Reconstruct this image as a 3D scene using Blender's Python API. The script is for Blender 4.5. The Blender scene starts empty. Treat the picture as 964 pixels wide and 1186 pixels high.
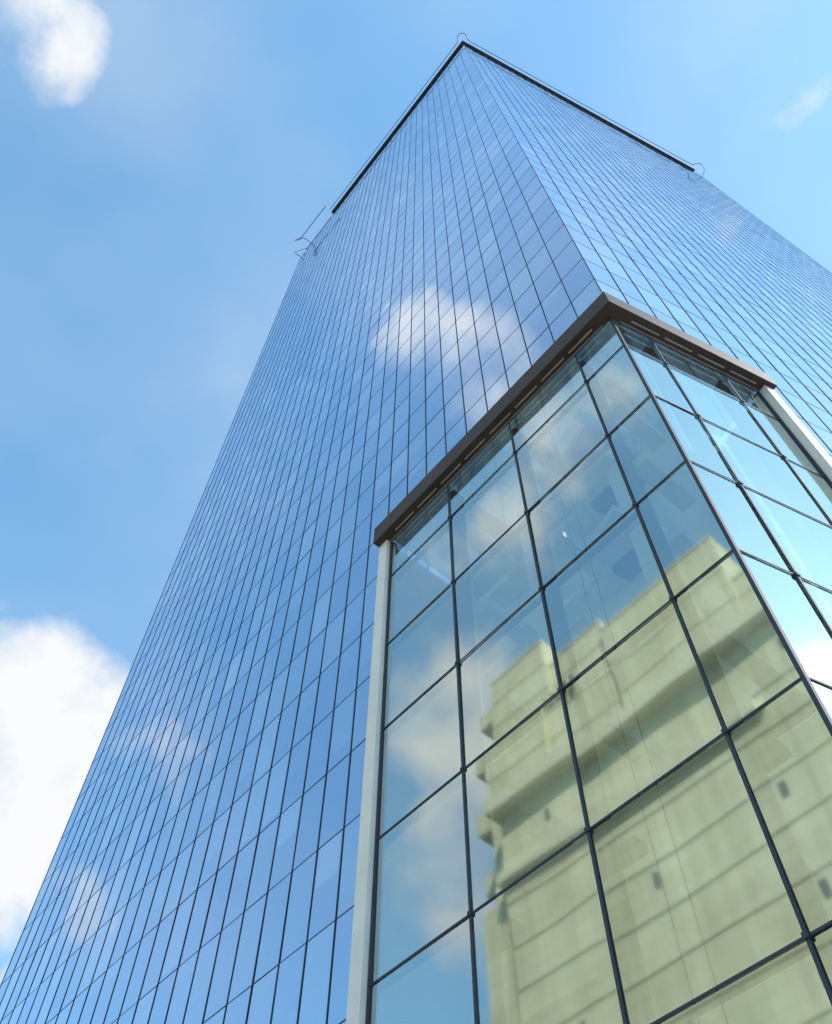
import bpy, bmesh, math, random
from mathutils import Vector, Matrix
random.seed(7)
rad=math.radians
scene=bpy.context.scene
scene.view_settings.view_transform='Standard'
scene.view_settings.look='None'
scene.view_settings.exposure=0

# ------------------------------------------------------------ helpers
def azv(az): return Vector((math.sin(rad(az)),math.cos(rad(az)),0))
Z=Vector((0,0,1))
def new_mat(name):
    m=bpy.data.materials.new(name); m.use_nodes=True
    nt=m.node_tree
    for n in list(nt.nodes): nt.nodes.remove(n)
    out=nt.nodes.new('ShaderNodeOutputMaterial')
    return m,nt,out
def N(nt,t,**kw):
    n=nt.nodes.new(t)
    return n
def math_n(nt,op,a,b=None,clamp=False):
    n=nt.nodes.new('ShaderNodeMath'); n.operation=op; n.use_clamp=clamp
    for i,x in enumerate((a,b)):
        if x is None: continue
        if isinstance(x,(int,float)): n.inputs[i].default_value=x
        else: nt.links.new(x,n.inputs[i])
    return n.outputs[0]
def simple(name,col,rough=.6,metal=0,noise=.15,scale=3):
    m,nt,out=new_mat(name)
    p=N(nt,'ShaderNodeBsdfPrincipled'); p.inputs['Roughness'].default_value=rough; p.inputs['Metallic'].default_value=metal
    tc=N(nt,'ShaderNodeTexCoord'); no=N(nt,'ShaderNodeTexNoise'); no.inputs['Scale'].default_value=scale; no.inputs['Detail'].default_value=4
    nt.links.new(tc.outputs['Object'],no.inputs['Vector'])
    mr=N(nt,'ShaderNodeMapRange'); mr.inputs[1].default_value=.3; mr.inputs[2].default_value=.7; mr.inputs[3].default_value=1-noise; mr.inputs[4].default_value=1+noise
    nt.links.new(no.outputs[0],mr.inputs[0])
    mx=N(nt,'ShaderNodeMix'); mx.data_type='RGBA'; mx.blend_type='MULTIPLY'; mx.inputs[0].default_value=1
    mx.inputs[6].default_value=(*col,1); nt.links.new(mr.outputs[0],mx.inputs[7])
    nt.links.new(mx.outputs[2],p.inputs['Base Color'])
    nt.links.new(p.outputs[0],out.inputs[0])
    return m
def add_box(bm,o,a,b,c):
    vs=[bm.verts.new(o+a*i+b*j+c*k) for k in (0,1) for j in (0,1) for i in (0,1)]
    for f in ((0,2,3,1),(4,5,7,6),(0,1,5,4),(2,6,7,3),(0,4,6,2),(1,3,7,5)):
        bm.faces.new([vs[i] for i in f])
def prism(bm,pts,z0,z1):
    lo=[bm.verts.new(Vector((p.x,p.y,z0))) for p in pts]; hi=[bm.verts.new(Vector((p.x,p.y,z1))) for p in pts]
    bm.faces.new(lo); bm.faces.new(list(reversed(hi)))
    n=len(pts)
    for i in range(n): bm.faces.new([lo[i],hi[i],hi[(i+1)%n],lo[(i+1)%n]])
def finish(bm,name,mat,parent=None,recalc=True):
    if recalc: bmesh.ops.recalc_face_normals(bm,faces=bm.faces)
    me=bpy.data.meshes.new(name); bm.to_mesh(me); bm.free()
    ob=bpy.data.objects.new(name,me); scene.collection.objects.link(ob)
    me.materials.append(mat)
    if parent: ob.parent=parent
    return ob
def empty(name):
    e=bpy.data.objects.new(name,None); scene.collection.objects.link(e); return e
class Face:
    def __init__(s,o,d,n): s.o=o; s.d=d; s.n=n
    def p(s,a,out,z): return s.o+s.d*a+s.n*out+Z*z
    def bar(s,bm,a0,a1,o0,o1,z0,z1): add_box(bm,s.p(a0,o0,z0),s.d*(a1-a0),s.n*(o1-o0),Z*(z1-z0))

# ------------------------------------------------------------ layout
u=azv(-39.5); v=azv(64.5)
nL=Vector((-u.y,u.x,0)); nR=Vector((v.y,-v.x,0))
C=azv(33.6)*15.0
BAY=1.53; FL=3.5; NL=34; NR=35
LW=NL*BAY; RW=NR*BAY
LV=[1.45+FL*k for k in range(-1,56)]   # floor lines
TOP=195.0
GT=28.1
B=azv(32.8)*10.9
L=C+u*LW; R=C+v*RW; D=L+v*RW
FLt=Face(C,u,nL); FRt=Face(C,v,nR)
FBl=Face(L,v,-nR); FBr=Face(R,u,-nL)

# ------------------------------------------------------------ glass materials
def tower_glass():
    m,nt,out=new_mat('reflective_blue_glass')
    lk=nt.links.new
    at=N(nt,'ShaderNodeAttribute'); at.attribute_name='rnd'
    sep=N(nt,'ShaderNodeSeparateColor'); lk(at.outputs['Color'],sep.inputs[0])
    uv=N(nt,'ShaderNodeUVMap'); sx=N(nt,'ShaderNodeSeparateXYZ'); lk(uv.outputs[0],sx.inputs[0])
    tc=N(nt,'ShaderNodeTexCoord'); no=N(nt,'ShaderNodeTexNoise'); no.inputs['Scale'].default_value=.55; no.inputs['Detail'].default_value=0
    lk(tc.outputs['Object'],no.inputs['Vector'])
    bp=N(nt,'ShaderNodeBump'); bp.inputs['Strength'].default_value=.08; bp.inputs['Distance'].default_value=.05; lk(no.outputs[0],bp.inputs['Height'])
    g=N(nt,'ShaderNodeBsdfGlossy'); g.inputs['Roughness'].default_value=.04; lk(bp.outputs[0],g.inputs['Normal'])
    mxc=N(nt,'ShaderNodeMix'); mxc.data_type='RGBA'; mxc.inputs[6].default_value=(.74,.83,.96,1); mxc.inputs[7].default_value=(.88,.93,1,1)
    lk(sep.outputs[0],mxc.inputs[0]); lk(mxc.outputs[2],g.inputs['Color'])
    d=N(nt,'ShaderNodeBsdfDiffuse')
    bl=math_n(nt,'GREATER_THAN',sx.outputs[1],sep.outputs[1])
    e1=math_n(nt,'GREATER_THAN',sx.outputs[0],.1); e2=math_n(nt,'LESS_THAN',sx.outputs[0],.9)
    bl=math_n(nt,'MULTIPLY',bl,math_n(nt,'MULTIPLY',e1,e2))
    bl=math_n(nt,'MULTIPLY',bl,sep.outputs[2])
    dc=N(nt,'ShaderNodeMix'); dc.data_type='RGBA'; dc.inputs[6].default_value=(.035,.11,.22,1); dc.inputs[7].default_value=(.34,.46,.56,1)
    lk(bl,dc.inputs[0]); lk(dc.outputs[2],d.inputs['Color'])
    fr=N(nt,'ShaderNodeFresnel'); fr.inputs['IOR'].default_value=1.9
    mr=N(nt,'ShaderNodeMapRange'); mr.inputs[1].default_value=.09; mr.inputs[2].default_value=.45; mr.inputs[3].default_value=.56; mr.inputs[4].default_value=1
    lk(fr.outputs[0],mr.inputs[0])
    ms=N(nt,'ShaderNodeMixShader'); lk(mr.outputs[0],ms.inputs[0]); lk(d.outputs[0],ms.inputs[1]); lk(g.outputs[0],ms.inputs[2])
    lk(ms.outputs[0],out.inputs[0])
    return m
def atrium_glass():
    m,nt,out=new_mat('clear_green_glass')
    lk=nt.links.new
    tc=N(nt,'ShaderNodeTexCoord'); no=N(nt,'ShaderNodeTexNoise'); no.inputs['Scale'].default_value=.5; no.inputs['Detail'].default_value=0
    lk(tc.outputs['Object'],no.inputs['Vector'])
    bp=N(nt,'ShaderNodeBump'); bp.inputs['Strength'].default_value=.12; bp.inputs['Distance'].default_value=.05; lk(no.outputs[0],bp.inputs['Height'])
    g=N(nt,'ShaderNodeBsdfGlossy'); g.inputs['Roughness'].default_value=.04; g.inputs['Color'].default_value=(.91,1,.94,1); lk(bp.outputs[0],g.inputs['Normal'])
    t=N(nt,'ShaderNodeBsdfTransparent'); t.inputs['Color'].default_value=(.93,1,.98,1)
    fr=N(nt,'ShaderNodeFresnel'); fr.inputs['IOR'].default_value=1.6
    mr=N(nt,'ShaderNodeMapRange'); mr.inputs[1].default_value=.05; mr.inputs[2].default_value=.7; mr.inputs[3].default_value=.48; mr.inputs[4].default_value=1
    lk(fr.outputs[0],mr.inputs[0])
    ms=N(nt,'ShaderNodeMixShader'); lk(mr.outputs[0],ms.inputs[0]); lk(t.outputs[0],ms.inputs[1]); lk(g.outputs[0],ms.inputs[2])
    lk(ms.outputs[0],out.inputs[0])
    return m
M_glass=tower_glass(); M_clear=atrium_glass()
M_mull=simple('dark_mullion_metal',(.025,.04,.075),.7,0,.1)
M_joint=simple('joint_gasket',(.045,.07,.12),.7,0,.1)
M_brown=simple('bronze_cladding',(.045,.027,.021),.6,.1,.2,1.5)
M_silver=simple('silver_cladding',(.74,.73,.73),.4,.15,.06,1)
M_steel=simple('painted_steel',(.10,.12,.13),.5,.2,.1)
M_white=simple('white_plaster',(.88,.9,.88),.7,0,.04)
M_inner=simple('interior_wall',(.82,.88,.86),.8,0,.06,.4)
M_roof=simple('roof_membrane',(.2,.2,.21),.9)
M_cable=simple('cable_steel',(.08,.08,.09),.5,.5)
M_track=simple('track_metal',(.35,.31,.28),.5,.3)

# ------------------------------------------------------------ tower
tower=empty('glass_office_tower')
def panels(face,nb,name,skip):
    bm=bmesh.new(); uvl=bm.loops.layers.uv.new('UVMap'); cl=bm.loops.layers.color.new('rnd')
    for i in range(nb):
        for k in range(len(LV)):
            z0=max(LV[k],0.02); z1=LV[k+1] if k+1<len(LV) else TOP
            if z1<=z0 or skip(i,k,z1): continue
            tx=random.gauss(0,.0022)*BAY/2; tz=random.gauss(0,.0013)*FL/2
            a0=i*BAY; a1=a0+BAY
            vs=[bm.verts.new(face.p(a0,-tx-tz,z0)),bm.verts.new(face.p(a1,tx-tz,z0)),
                bm.verts.new(face.p(a1,tx+tz,z1)),bm.verts.new(face.p(a0,-tx+tz,z1))]
            f=bm.faces.new(vs)
            c=(random.random(),random.choice([.3,.5,.62,.75,1.1,1.1,.9]),random.uniform(.2,.9),1)
            for l,q in zip(f.loops,((0,0),(1,0),(1,1),(0,1))):
                l[uvl].uv=q; l[cl]=c
            f.normal_update()
            if f.normal.dot(face.n)<0: f.normal_flip()
    return finish(bm,name,M_glass,tower,False)
NOTCH=27
panels(FLt,NL,'left_glass_panels',lambda i,k,z1:(i<=5 and z1<27.8) or (i>=NOTCH and z1>TOP-4.4))
panels(FRt,NR,'right_glass_panels',lambda i,k,z1:(i<1 and z1<27.8))
panels(FBl,NR,'rear_left_glass_panels',lambda i,k,z:False)
panels(FBr,NL,'rear_right_glass_panels',lambda i,k,z:False)
def mullions(face,nb,name,openi,notch=None):
    bm=bmesh.new(); w=.020
    for i in range(nb+1):
        z0=GT if i<openi else 0
        z1=TOP if notch is None or i<=notch else 190.45
        face.bar(bm,i*BAY-w,i*BAY+w,.008,.028,z0,z1)
    finish(bm,name,M_mull,tower)
    bm=bmesh.new()
    for z in LV[1:]:
        a0=openi*BAY if z<27 else 0
        a1=nb*BAY if (notch is None or z<190.6) else notch*BAY
        face.bar(bm,a0,a1,.006,.013,z-.013,z+.013)
    return finish(bm,name+'_joints',M_joint,tower)
mullions(FLt,NL,'left_mullions',6,NOTCH)
mullions(FRt,NR,'right_mullions',1)
mullions(FBl,NR,'rear_left_mullions',0)
mullions(FBr,NL,'rear_right_mullions',0)
def inter(o1,d1,o2,d2):
    cr=d1.x*d2.y-d1.y*d2.x; w=o2-o1; t=(w.x*d2.y-w.y*d2.x)/cr; return o1+d1*t
def band(o,dl,ll,nl,dr,lr,nr,o0,o1,z0,z1,bm):
    co=inter(o+nl*o1,dl,o+nr*o1,dr); ci=inter(o+nl*o0,dl,o+nr*o0,dr)
    prism(bm,[o+dl*ll+nl*o1,co,o+dr*lr+nr*o1,o+dr*lr+nr*o0,ci,o+dl*ll+nl*o0],z0,z1)
bm=bmesh.new(); band(C,u,NOTCH*BAY,nL,v,RW-.3,nR,-.5,.36,TOP+.02,TOP+.9,bm)
finish(bm,'roof_parapet',M_brown,tower)
bm=bmesh.new(); prism(bm,[C-nL*.6-nR*.6,L-nL*.6+u*-.2,D-u*.5-v*.5,R-nR*.6-v*.3],190.2,190.4)
finish(bm,'roof_slab',M_roof,tower)
bm=bmesh.new()
FLt.bar(bm,NOTCH*BAY-.08,NOTCH*BAY+.02,-12,-.05,190.4,TOP)
finish(bm,'roof_step_wall',M_steel,tower)
def tube(pts,r,name,mat,parent,cyc=False):
    cu=bpy.data.curves.new(name,'CURVE'); cu.dimensions='3D'; cu.bevel_depth=r; cu.bevel_resolution=1
    sp=cu.splines.new('POLY'); sp.points.add(len(pts)-1)
    for q,p in zip(sp.points,pts): q.co=(*p,1)
    sp.use_cyclic_u=cyc
    ob=bpy.data.objects.new(name,cu); scene.collection.objects.link(ob); cu.materials.append(mat); ob.parent=parent
    return ob
zr=TOP+1.3
def arc(c,a0,a1,r,n=20): return [c+Vector((math.sin(rad(a0+(a1-a0)*i/n)),math.cos(rad(a0+(a1-a0)*i/n)),0))*r for i in range(n+1)]
bis=(nL+nR).normalized()
cc=C+bis*.7+Z*zr
pl=[FLt.p(NOTCH*BAY,.8,zr),FLt.p(1.2,.8,zr)]+arc(cc,300,90,.95)+[FRt.p(1.2,.8,zr)]
pl+= [FRt.p(RW-1,.8,zr)]+arc(FRt.p(RW+.6,.1,zr),180,-90,1.6)
tube(pl,.06,'gondola_rail',M_cable,tower)
le=FLt.p(LW-.5,.6,zr)
tube([FLt.p(NOTCH*BAY,1.9,zr)]+[FLt.p(LW-1.5,2.0,zr)]+arc(le,230,-60,2.0)+[FLt.p(LW-2,-1.0,zr),FLt.p(NOTCH*BAY,-.4,zr)],.08,'gondola_rail_end',M_cable,tower)
bm=bmesh.new()
for s in range(0,int(LW-NOTCH*BAY),2):
    FLt.bar(bm,NOTCH*BAY+s,NOTCH*BAY+s+.08,-.3,-.2,190.4,zr)
FLt.bar(bm,NOTCH*BAY,LW-1,-.3,-.2,zr-.6,zr-.5)
FLt.bar(bm,NOTCH*BAY,LW-1,-.3,-.2,zr-2.6,zr-2.5)
finish(bm,'roof_railing',M_cable,tower)

# ------------------------------------------------------------ atrium bay
HB=3.03; AL=3.5*HB; AR=5.5
Fl=Face(B,u,nL); Fr=Face(B,v,nR)
levels=[z for z in LV[1:] if z<27]
SL=[0,HB/2,HB*1.5,HB*2.5,AL]; SR=[0,1.4,4.1,AR]
bm=bmesh.new()
def pane(face,a0,a1,z0,z1):
    tx=random.gauss(0,.0026)*(a1-a0)/2; tz=random.gauss(0,.002)*(z1-z0)/2
    f=bm.faces.new([bm.verts.new(face.p(a0,-tx-tz,z0)),bm.verts.new(face.p(a1,tx-tz,z0)),bm.verts.new(face.p(a1,tx+tz,z1)),bm.verts.new(face.p(a0,-tx+tz,z1))])
    f.normal_update()
    if f.normal.dot(face.n)<0: f.normal_flip()
zz=[.05]+levels+[GT]
for face,S in ((Fl,SL),(Fr,SR)):
    for a0,a1 in zip(S,S[1:]):
        for z0,z1 in zip(zz,zz[1:]): pane(face,a0,a1,z0,z1)
finish(bm,'atrium_glass_panes',M_clear,tower,False)
bm=bmesh.new()
for face,S in ((Fl,SL),(Fr,SR)):
    for a in S[1:-1]: face.bar(bm,a-.027,a+.027,.013,.042,0,GT)
    for z in levels: face.bar(bm,.05,S[-1],.011,.028,z-.020,z+.020)
    for a in S[1:-1]:
        for z in levels: face.bar(bm,a-.045,a+.045,.043,.07,z-.045,z+.045)
band(B,u,.05,nL,v,.05,nR,.012,.036,0,GT-.005,bm)
finish(bm,'atrium_mullions',M_mull,tower)
bm=bmesh.new()
for a in SL[1:-1]: Fl.bar(bm,a-.09,a+.09,-.6,-.12,0,GT-.3)
for a in SR[1:-1]: Fr.bar(bm,a-.09,a+.09,-.5,-.12,0,GT-.3)
for z in levels:
    Fl.bar(bm,HB*.5+.10,AL,-.25,-.12,z-.05,z+.05)
for z in levels[:4]:
    Fl.bar(bm,.25,HB/2-.10,-.5,-.12,z-.2,z+.1)
    Fr.bar(bm,.7,1.3,-.5,-.12,z-.2,z+.1)
    for a in SL[1:-1]: Fl.bar(bm,a-.45,a+.35,-.95,-.61,z-.25,z-.05)
finish(bm,'atrium_inner_frame',M_steel,tower)
bm=bmesh.new(); band(B,u,AL+.48,nL,v,AR+.42,nR,.0,.46,GT,GT+.95,bm)
finish(bm,'portal_beam',M_brown,tower)
bm=bmesh.new()
for face,ln in ((Fl,AL),(Fr,AR)):
    a=.6
    while a<ln-.8:
        face.bar(bm,a,a+1.0,.20,.24,GT-.04,GT-.003); a+=1.22
    face.bar(bm,.3,ln,.05,.075,GT-.03,GT-.003)
finish(bm,'soffit_track',M_track,tower)
bm=bmesh.new()
Fl.bar(bm,AL+.03,AL+.46,-.2,.20,0,GT-.003)
Fr.bar(bm,AR+.03,AR+.40,-.2,.30,0,GT-.003)
finish(bm,'portal_columns',M_silver,tower)
bm=bmesh.new()
Fl.bar(bm,AL-.03,AL+.027,-.2,.05,0,GT-.004); Fr.bar(bm,AR-.03,AR+.027,-.2,.05,0,GT-.004)
finish(bm,'column_reveals',M_mull,tower)
bm=bmesh.new()
Fl.bar(bm,AL+.1,AL+.4,-3.95,-.21,0,GT); Fr.bar(bm,AR+.1,AR+.38,-1.9,-.21,0,GT)
finish(bm,'atrium_side_walls',M_silver,tower)
pi=inter(B-nL*.02,u,B-nR*.02,v)
bm=bmesh.new()
prism(bm,[pi,pi+v*(AR-.05),pi+v*(AR-.05)-nR*1.85,C-nL*.05-nR*.05,pi+u*(AL-.05)-nL*3.9,pi+u*(AL-.05)],GT+.1,GT+.14)
finish(bm,'atrium_roof_glazing',M_clear,tower)
bm=bmesh.new()
Fl.bar(bm,1.2,AL-.01,-3.9,-3.7,0,GT-.1)
finish(bm,'core_wall',M_inner,tower)
bm=bmesh.new()
for j,z in enumerate(levels[1:]+[GT-.5]):
    Fl.bar(bm,2.6,AL-.02,-3.69,-2.9,z-.22,z+.08)
    for a in (HB*.5,HB*1.5,HB*2.5):
        if z>14: Fl.bar(bm,a-.32,a+.16,-2.89,-.97,z-.55,z-.14)
    if j>4: Fr.bar(bm,.9,AR-.1,-5,-3.2,z-.22,z+.08)
finish(bm,'gallery_slabs',M_white,tower)
bm=bmesh.new()
for a in (2.7,6.4,9.6): Fl.bar(bm,a,a+.45,-2.88,-2.45,0,GT-.3)
finish(bm,'gallery_columns',M_white,tower)
tube([Fl.p(3.6,-.8,GT-.3),Fl.p(3.4,-.8,.2)],.014,'hanging_cable_1',M_cable,tower)
tube([Fl.p(3.9,-.8,GT-.3),Fl.p(3.9,-.8,.2)],.014,'hanging_cable_2',M_cable,tower)
bm=bmesh.new(); prism(bm,[C+u*9.5-nL*.3,C-nL*.3-nR*.3,C+v*20-nR*.3,C+v*20+u*9.5],GT+.55,GT+.8)
finish(bm,'floor_slab_above',M_white,tower)

# ------------------------------------------------------------ apartment building across the street
def stone():
    m,nt,out=new_mat('beige_stone_panels'); lk=nt.links.new
    p=N(nt,'ShaderNodeBsdfPrincipled'); p.inputs['Roughness'].default_value=.8
    tc=N(nt,'ShaderNodeTexCoord')
    no=N(nt,'ShaderNodeTexNoise'); no.inputs['Scale'].default_value=.22; no.inputs['Detail'].default_value=6; lk(tc.outputs['Object'],no.inputs['Vector'])
    cr=N(nt,'ShaderNodeValToRGB'); cr.color_ramp.elements[0].position=.3; cr.color_ramp.elements[0].color=(.66,.60,.38,1); cr.color_ramp.elements[1].position=.7; cr.color_ramp.elements[1].color=(.84,.78,.54,1)
    lk(no.outputs[0],cr.inputs[0])
    mp=N(nt,'ShaderNodeVectorMath'); mp.operation='DOT_PRODUCT'; mp.inputs[1].default_value=u; lk(tc.outputs['Object'],mp.inputs[0])
    sz=N(nt,'ShaderNodeSeparateXYZ'); lk(tc.outputs['Object'],sz.inputs[0])
    cb=N(nt,'ShaderNodeCombineXYZ'); lk(mp.outputs['Value'],cb.inputs[0]); lk(sz.outputs[2],cb.inputs[1])
    br=N(nt,'ShaderNodeTexBrick'); br.offset=0; br.inputs['Scale'].default_value=1; br.inputs['Brick Width'].default_value=2.2; br.inputs['Row Height'].default_value=1.03; br.inputs['Mortar Size'].default_value=.06; br.inputs['Mortar Smooth'].default_value=1
    br.inputs['Color1'].default_value=(1,1,1,1); br.inputs['Color2'].default_value=(.90,.91,.89,1); br.inputs['Mortar'].default_value=(.70,.71,.68,1)
    lk(cb.outputs[0],br.inputs['Vector'])
    st=N(nt,'ShaderNodeTexNoise'); st.inputs['Scale'].default_value=1; st.inputs['Detail'].default_value=4
    sv=N(nt,'ShaderNodeVectorMath'); sv.operation='MULTIPLY'; sv.inputs[1].default_value=(1.4,.05,1); lk(cb.outputs[0],sv.inputs[0]); lk(sv.outputs[0],st.inputs['Vector'])
    sr=N(nt,'ShaderNodeMapRange'); sr.inputs[1].default_value=.35; sr.inputs[2].default_value=.65; sr.inputs[3].default_value=.84; sr.inputs[4].default_value=1.04; lk(st.outputs[0],sr.inputs[0])
    mx=N(nt,'ShaderNodeMix'); mx.data_type='RGBA'; mx.blend_type='MULTIPLY'; mx.inputs[0].default_value=1; lk(cr.outputs[0],mx.inputs[6]); lk(br.outputs[0],mx.inputs[7])
    m2=N(nt,'ShaderNodeMix'); m2.data_type='RGBA'; m2.blend_type='MULTIPLY'; m2.inputs[0].default_value=1; lk(mx.outputs[2],m2.inputs[6]); lk(sr.outputs[0],m2.inputs[7])
    lk(m2.outputs[2],p.inputs['Base Color']); lk(p.outputs[0],out.inputs[0]); return m
M_stone=stone(); M_stone2=simple('stone_trim',(.70,.65,.46),.8,0,.1)
M_win=simple('dark_window',(.12,.13,.12),.2,0,.1)
apt=empty('apartment_building')
Fa=Face(nL*22,u,-nL)
bm=bmesh.new(); c=1.6
blocks=[(-12,14.8,54.5),(14.85,27,59.6),(27.05,34,61.5),(34.05,41,65)]
for i,(a0,a1,h) in enumerate(blocks): Fa.bar(bm,a0,a1,-16,.4*(i%2),0,h+c)
Fa.bar(bm,-12.1,38.5,.41,2.0,0,47.2+c)
Fa.bar(bm,38.55,41.8,.0,1.3,0,40+c)
for k in range(4): Fa.bar(bm,41.05,42.8+.6*(k%2),-5,-.3,43+k*6+c,45.0+k*6+c)
finish(bm,'walls',M_stone,apt)
bm=bmesh.new()
for i,(a0,a1,h) in enumerate(blocks):
    q=.4*(i%2)
    Fa.bar(bm,a0-.02,a1+.02,-.2,q+.12,h+c+.01+.003*i,h+c+.2)
    z=49.5+c
    while z<h+c-1: Fa.bar(bm,a0+.02,a1-.02,q+.01,q+.08,z,z+.1); z+=3.1
z=3.1
while z<46+c: Fa.bar(bm,-12,38.4,2.01,2.09,z,z+.1); z+=3.1
Fa.bar(bm,-12.2,38.9,1.6,3.2,46.4+c,47.7+c)
Fa.bar(bm,16,38.6,2.01,2.7,40.3+c,41.2+c)
finish(bm,'ledges',M_stone2,apt)
bm=bmesh.new()
for a in (7,12.6,17,26.5,33.5,37):
    z=1.2
    while z<46:
        if random.random()<.22: Fa.bar(bm,a,a+.45,1.9,2.03,z+.3,z+1.4)
        z+=3.1
for k in range(5): Fa.bar(bm,31+.9*k,31.35+.9*k,.2,.43,56.2+c,57.6+c)
finish(bm,'windows',M_win,apt)

# ------------------------------------------------------------ ground
def sheet(name,pts,z,mat):
    bm=bmesh.new(); bm.faces.new([bm.verts.new(Vector((p.x,p.y,z))) for p in pts]); return finish(bm,name,mat,None)
M_asph=simple('asphalt',(.05,.05,.052),.9,0,.2,4); M_pave=simple('paving_stone',(.3,.29,.27),.85,0,.15,2); M_gr=simple('ground_soil',(.12,.12,.1),.95,0,.2,.05)
M_line=simple('road_paint',(.8,.8,.78),.7)
sheet('ground',[Vector((x,y,0)) for x,y in ((-3000,-3000),(3000,-3000),(3000,3000),(-3000,3000))],-.13,M_gr)
o=nL*6
sheet('road',[o-u*300,o+u*300,o+u*300+nL*10,o-u*300+nL*10],-.12,M_asph)
bm=bmesh.new()
for s in range(-50,50): add_box(bm,o+nL*4.93+u*(s*6)-Z*.1185,u*3,nL*.14,Z*.0025)
finish(bm,'road_markings',M_line)
bm=bmesh.new(); add_box(bm,o-nL*75-u*300-Z*.12,u*600,nL*74.99,Z*.118); add_box(bm,o+nL*10.01-u*300-Z*.12,u*600,nL*60,Z*.118)
finish(bm,'pavement',M_pave)

# ------------------------------------------------------------ sky
SUN_AZ=100; SUN_EL=42
w=bpy.data.worlds.new('World'); scene.world=w; w.use_nodes=True
nt=w.node_tree
for n in list(nt.nodes): nt.nodes.remove(n)
lk=nt.links.new
out=N(nt,'ShaderNodeOutputWorld'); bg=N(nt,'ShaderNodeBackground'); bg.inputs['Strength'].default_value=.15
sky=N(nt,'ShaderNodeTexSky'); sky.sky_type='NISHITA'; sky.sun_disc=False; sky.sun_elevation=rad(SUN_EL); sky.sun_rotation=rad(SUN_AZ)
sky.air_density=1.0; sky.dust_density=.4; sky.ozone_density=1.3
gm=N(nt,'ShaderNodeGamma'); gm.inputs[1].default_value=.78; lk(sky.outputs[0],gm.inputs[0])
sk=N(nt,'ShaderNodeMix'); sk.data_type='RGBA'; sk.blend_type='MULTIPLY'; sk.inputs[0].default_value=1; lk(gm.outputs[0],sk.inputs[6]); sk.inputs[7].default_value=(1.7,2.65,2.9,1)
tc=N(nt,'ShaderNodeTexCoord')
no=N(nt,'ShaderNodeTexNoise'); no.inputs['Scale'].default_value=7; no.inputs['Detail'].default_value=7; no.inputs['Roughness'].default_value=.55
lk(tc.outputs['Generated'],no.inputs['Vector'])
def cdir(az,el): return Vector((math.sin(rad(az))*math.cos(rad(el)),math.cos(rad(az))*math.cos(rad(el)),math.sin(rad(el))))
clouds=[(-31,41,5.4,1.1),(-29,38.5,4.5,1.05),(-34,36,6,.95),(-30.5,32.5,4.5,1.05),(-22,26,4,1.05),(-26,20,8,1),(-88,67.2,4.4,.9),(-81,69,3.4,.68),(76,70,3.5,.46),(-45,50,5,.42),(-36,46,5,.42),
 (-58,39,4.5,.60),(-55,33,3,.60),(79,57,4,.55),(-97,61,5,.48),(-106,62,4,.42),(-84,46,5.5,.85),(-85,37,6,.9),(-88,56,4,.6),(-140,45,12,.8),(160,50,12,.8)]  # a few are unseen clouds, added so the atrium's left panes reflect paler
M=None
for az,el,r,amp in clouds:
    d=cdir(az,el)
    dp=nt.nodes.new('ShaderNodeVectorMath'); dp.operation='DOT_PRODUCT'; lk(tc.outputs['Generated'],dp.inputs[0]); dp.inputs[1].default_value=d
    mr=N(nt,'ShaderNodeMapRange'); mr.interpolation_type='SMOOTHSTEP'; mr.inputs[1].default_value=math.cos(rad(r*1.5)); mr.inputs[2].default_value=math.cos(rad(r*.2)); mr.inputs[3].default_value=0; mr.inputs[4].default_value=amp
    lk(dp.outputs['Value'],mr.inputs[0])
    M=mr.outputs[0] if M is None else math_n(nt,'MAXIMUM',M,mr.outputs[0])
val=math_n(nt,'ADD',M,math_n(nt,'MULTIPLY',math_n(nt,'SUBTRACT',no.outputs[0],.5),2.1))
cf=N(nt,'ShaderNodeMapRange'); cf.interpolation_type='SMOOTHSTEP'; cf.inputs[1].default_value=.32; cf.inputs[2].default_value=1.08; lk(val,cf.inputs[0])
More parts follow.
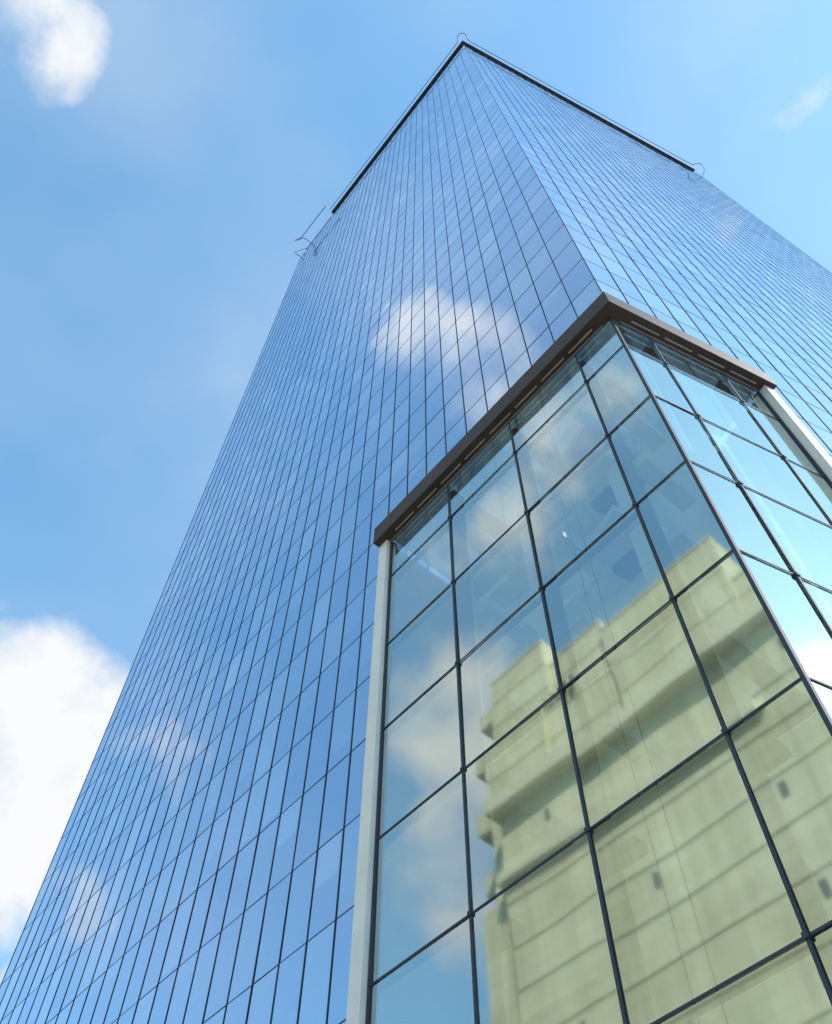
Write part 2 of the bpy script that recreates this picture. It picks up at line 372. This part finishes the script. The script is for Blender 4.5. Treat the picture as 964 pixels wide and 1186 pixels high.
gate=N(nt,'ShaderNodeMapRange'); gate.inputs[1].default_value=0; gate.inputs[2].default_value=.35; lk(M,gate.inputs[0])
cfo=math_n(nt,'MULTIPLY',cf.outputs[0],gate.outputs[0])
n2=N(nt,'ShaderNodeTexNoise'); n2.inputs['Scale'].default_value=2.2; n2.inputs['Detail'].default_value=3; lk(tc.outputs['Generated'],n2.inputs['Vector'])
hz=N(nt,'ShaderNodeMapRange'); hz.inputs[1].default_value=.42; hz.inputs[2].default_value=.8; hz.inputs[3].default_value=0; hz.inputs[4].default_value=.34; lk(n2.outputs[0],hz.inputs[0])
ff=math_n(nt,'MAXIMUM',cfo,hz.outputs[0])
ccol=N(nt,'ShaderNodeMix'); ccol.data_type='RGBA'; ccol.inputs[6].default_value=(4.7,5.4,6.2,1); ccol.inputs[7].default_value=(6.4,6.5,6.6,1)
cc2=N(nt,'ShaderNodeMapRange'); cc2.inputs[1].default_value=.42; cc2.inputs[2].default_value=.6; lk(no.outputs[0],cc2.inputs[0]); lk(cc2.outputs[0],ccol.inputs[0])
mx=N(nt,'ShaderNodeMix'); mx.data_type='RGBA'; lk(ff,mx.inputs[0]); lk(sk.outputs[2],mx.inputs[6]); lk(ccol.outputs[2],mx.inputs[7])
lk(mx.outputs[2],bg.inputs['Color']); lk(bg.outputs[0],out.inputs[0])
sl=bpy.data.lights.new('sun','SUN'); sl.energy=5.0; sl.angle=rad(.5); sl.color=(1,.95,.87)
so=bpy.data.objects.new('sun',sl); scene.collection.objects.link(so)
so.rotation_euler=(-cdir(SUN_AZ,SUN_EL)).to_track_quat('-Z','Y').to_euler()

# ------------------------------------------------------------ camera
cam=bpy.data.cameras.new('camera'); co=bpy.data.objects.new('camera',cam); scene.collection.objects.link(co)
cam.sensor_fit='HORIZONTAL'; cam.sensor_width=36; cam.lens=36*1040/964; cam.clip_end=8000; cam.clip_start=.1
co.matrix_world=Matrix.Translation((0,0,1.6))@Matrix.Rotation(rad(90+58.71),4,'X')@Matrix.Rotation(rad(.45),4,'Z')
scene.camera=co
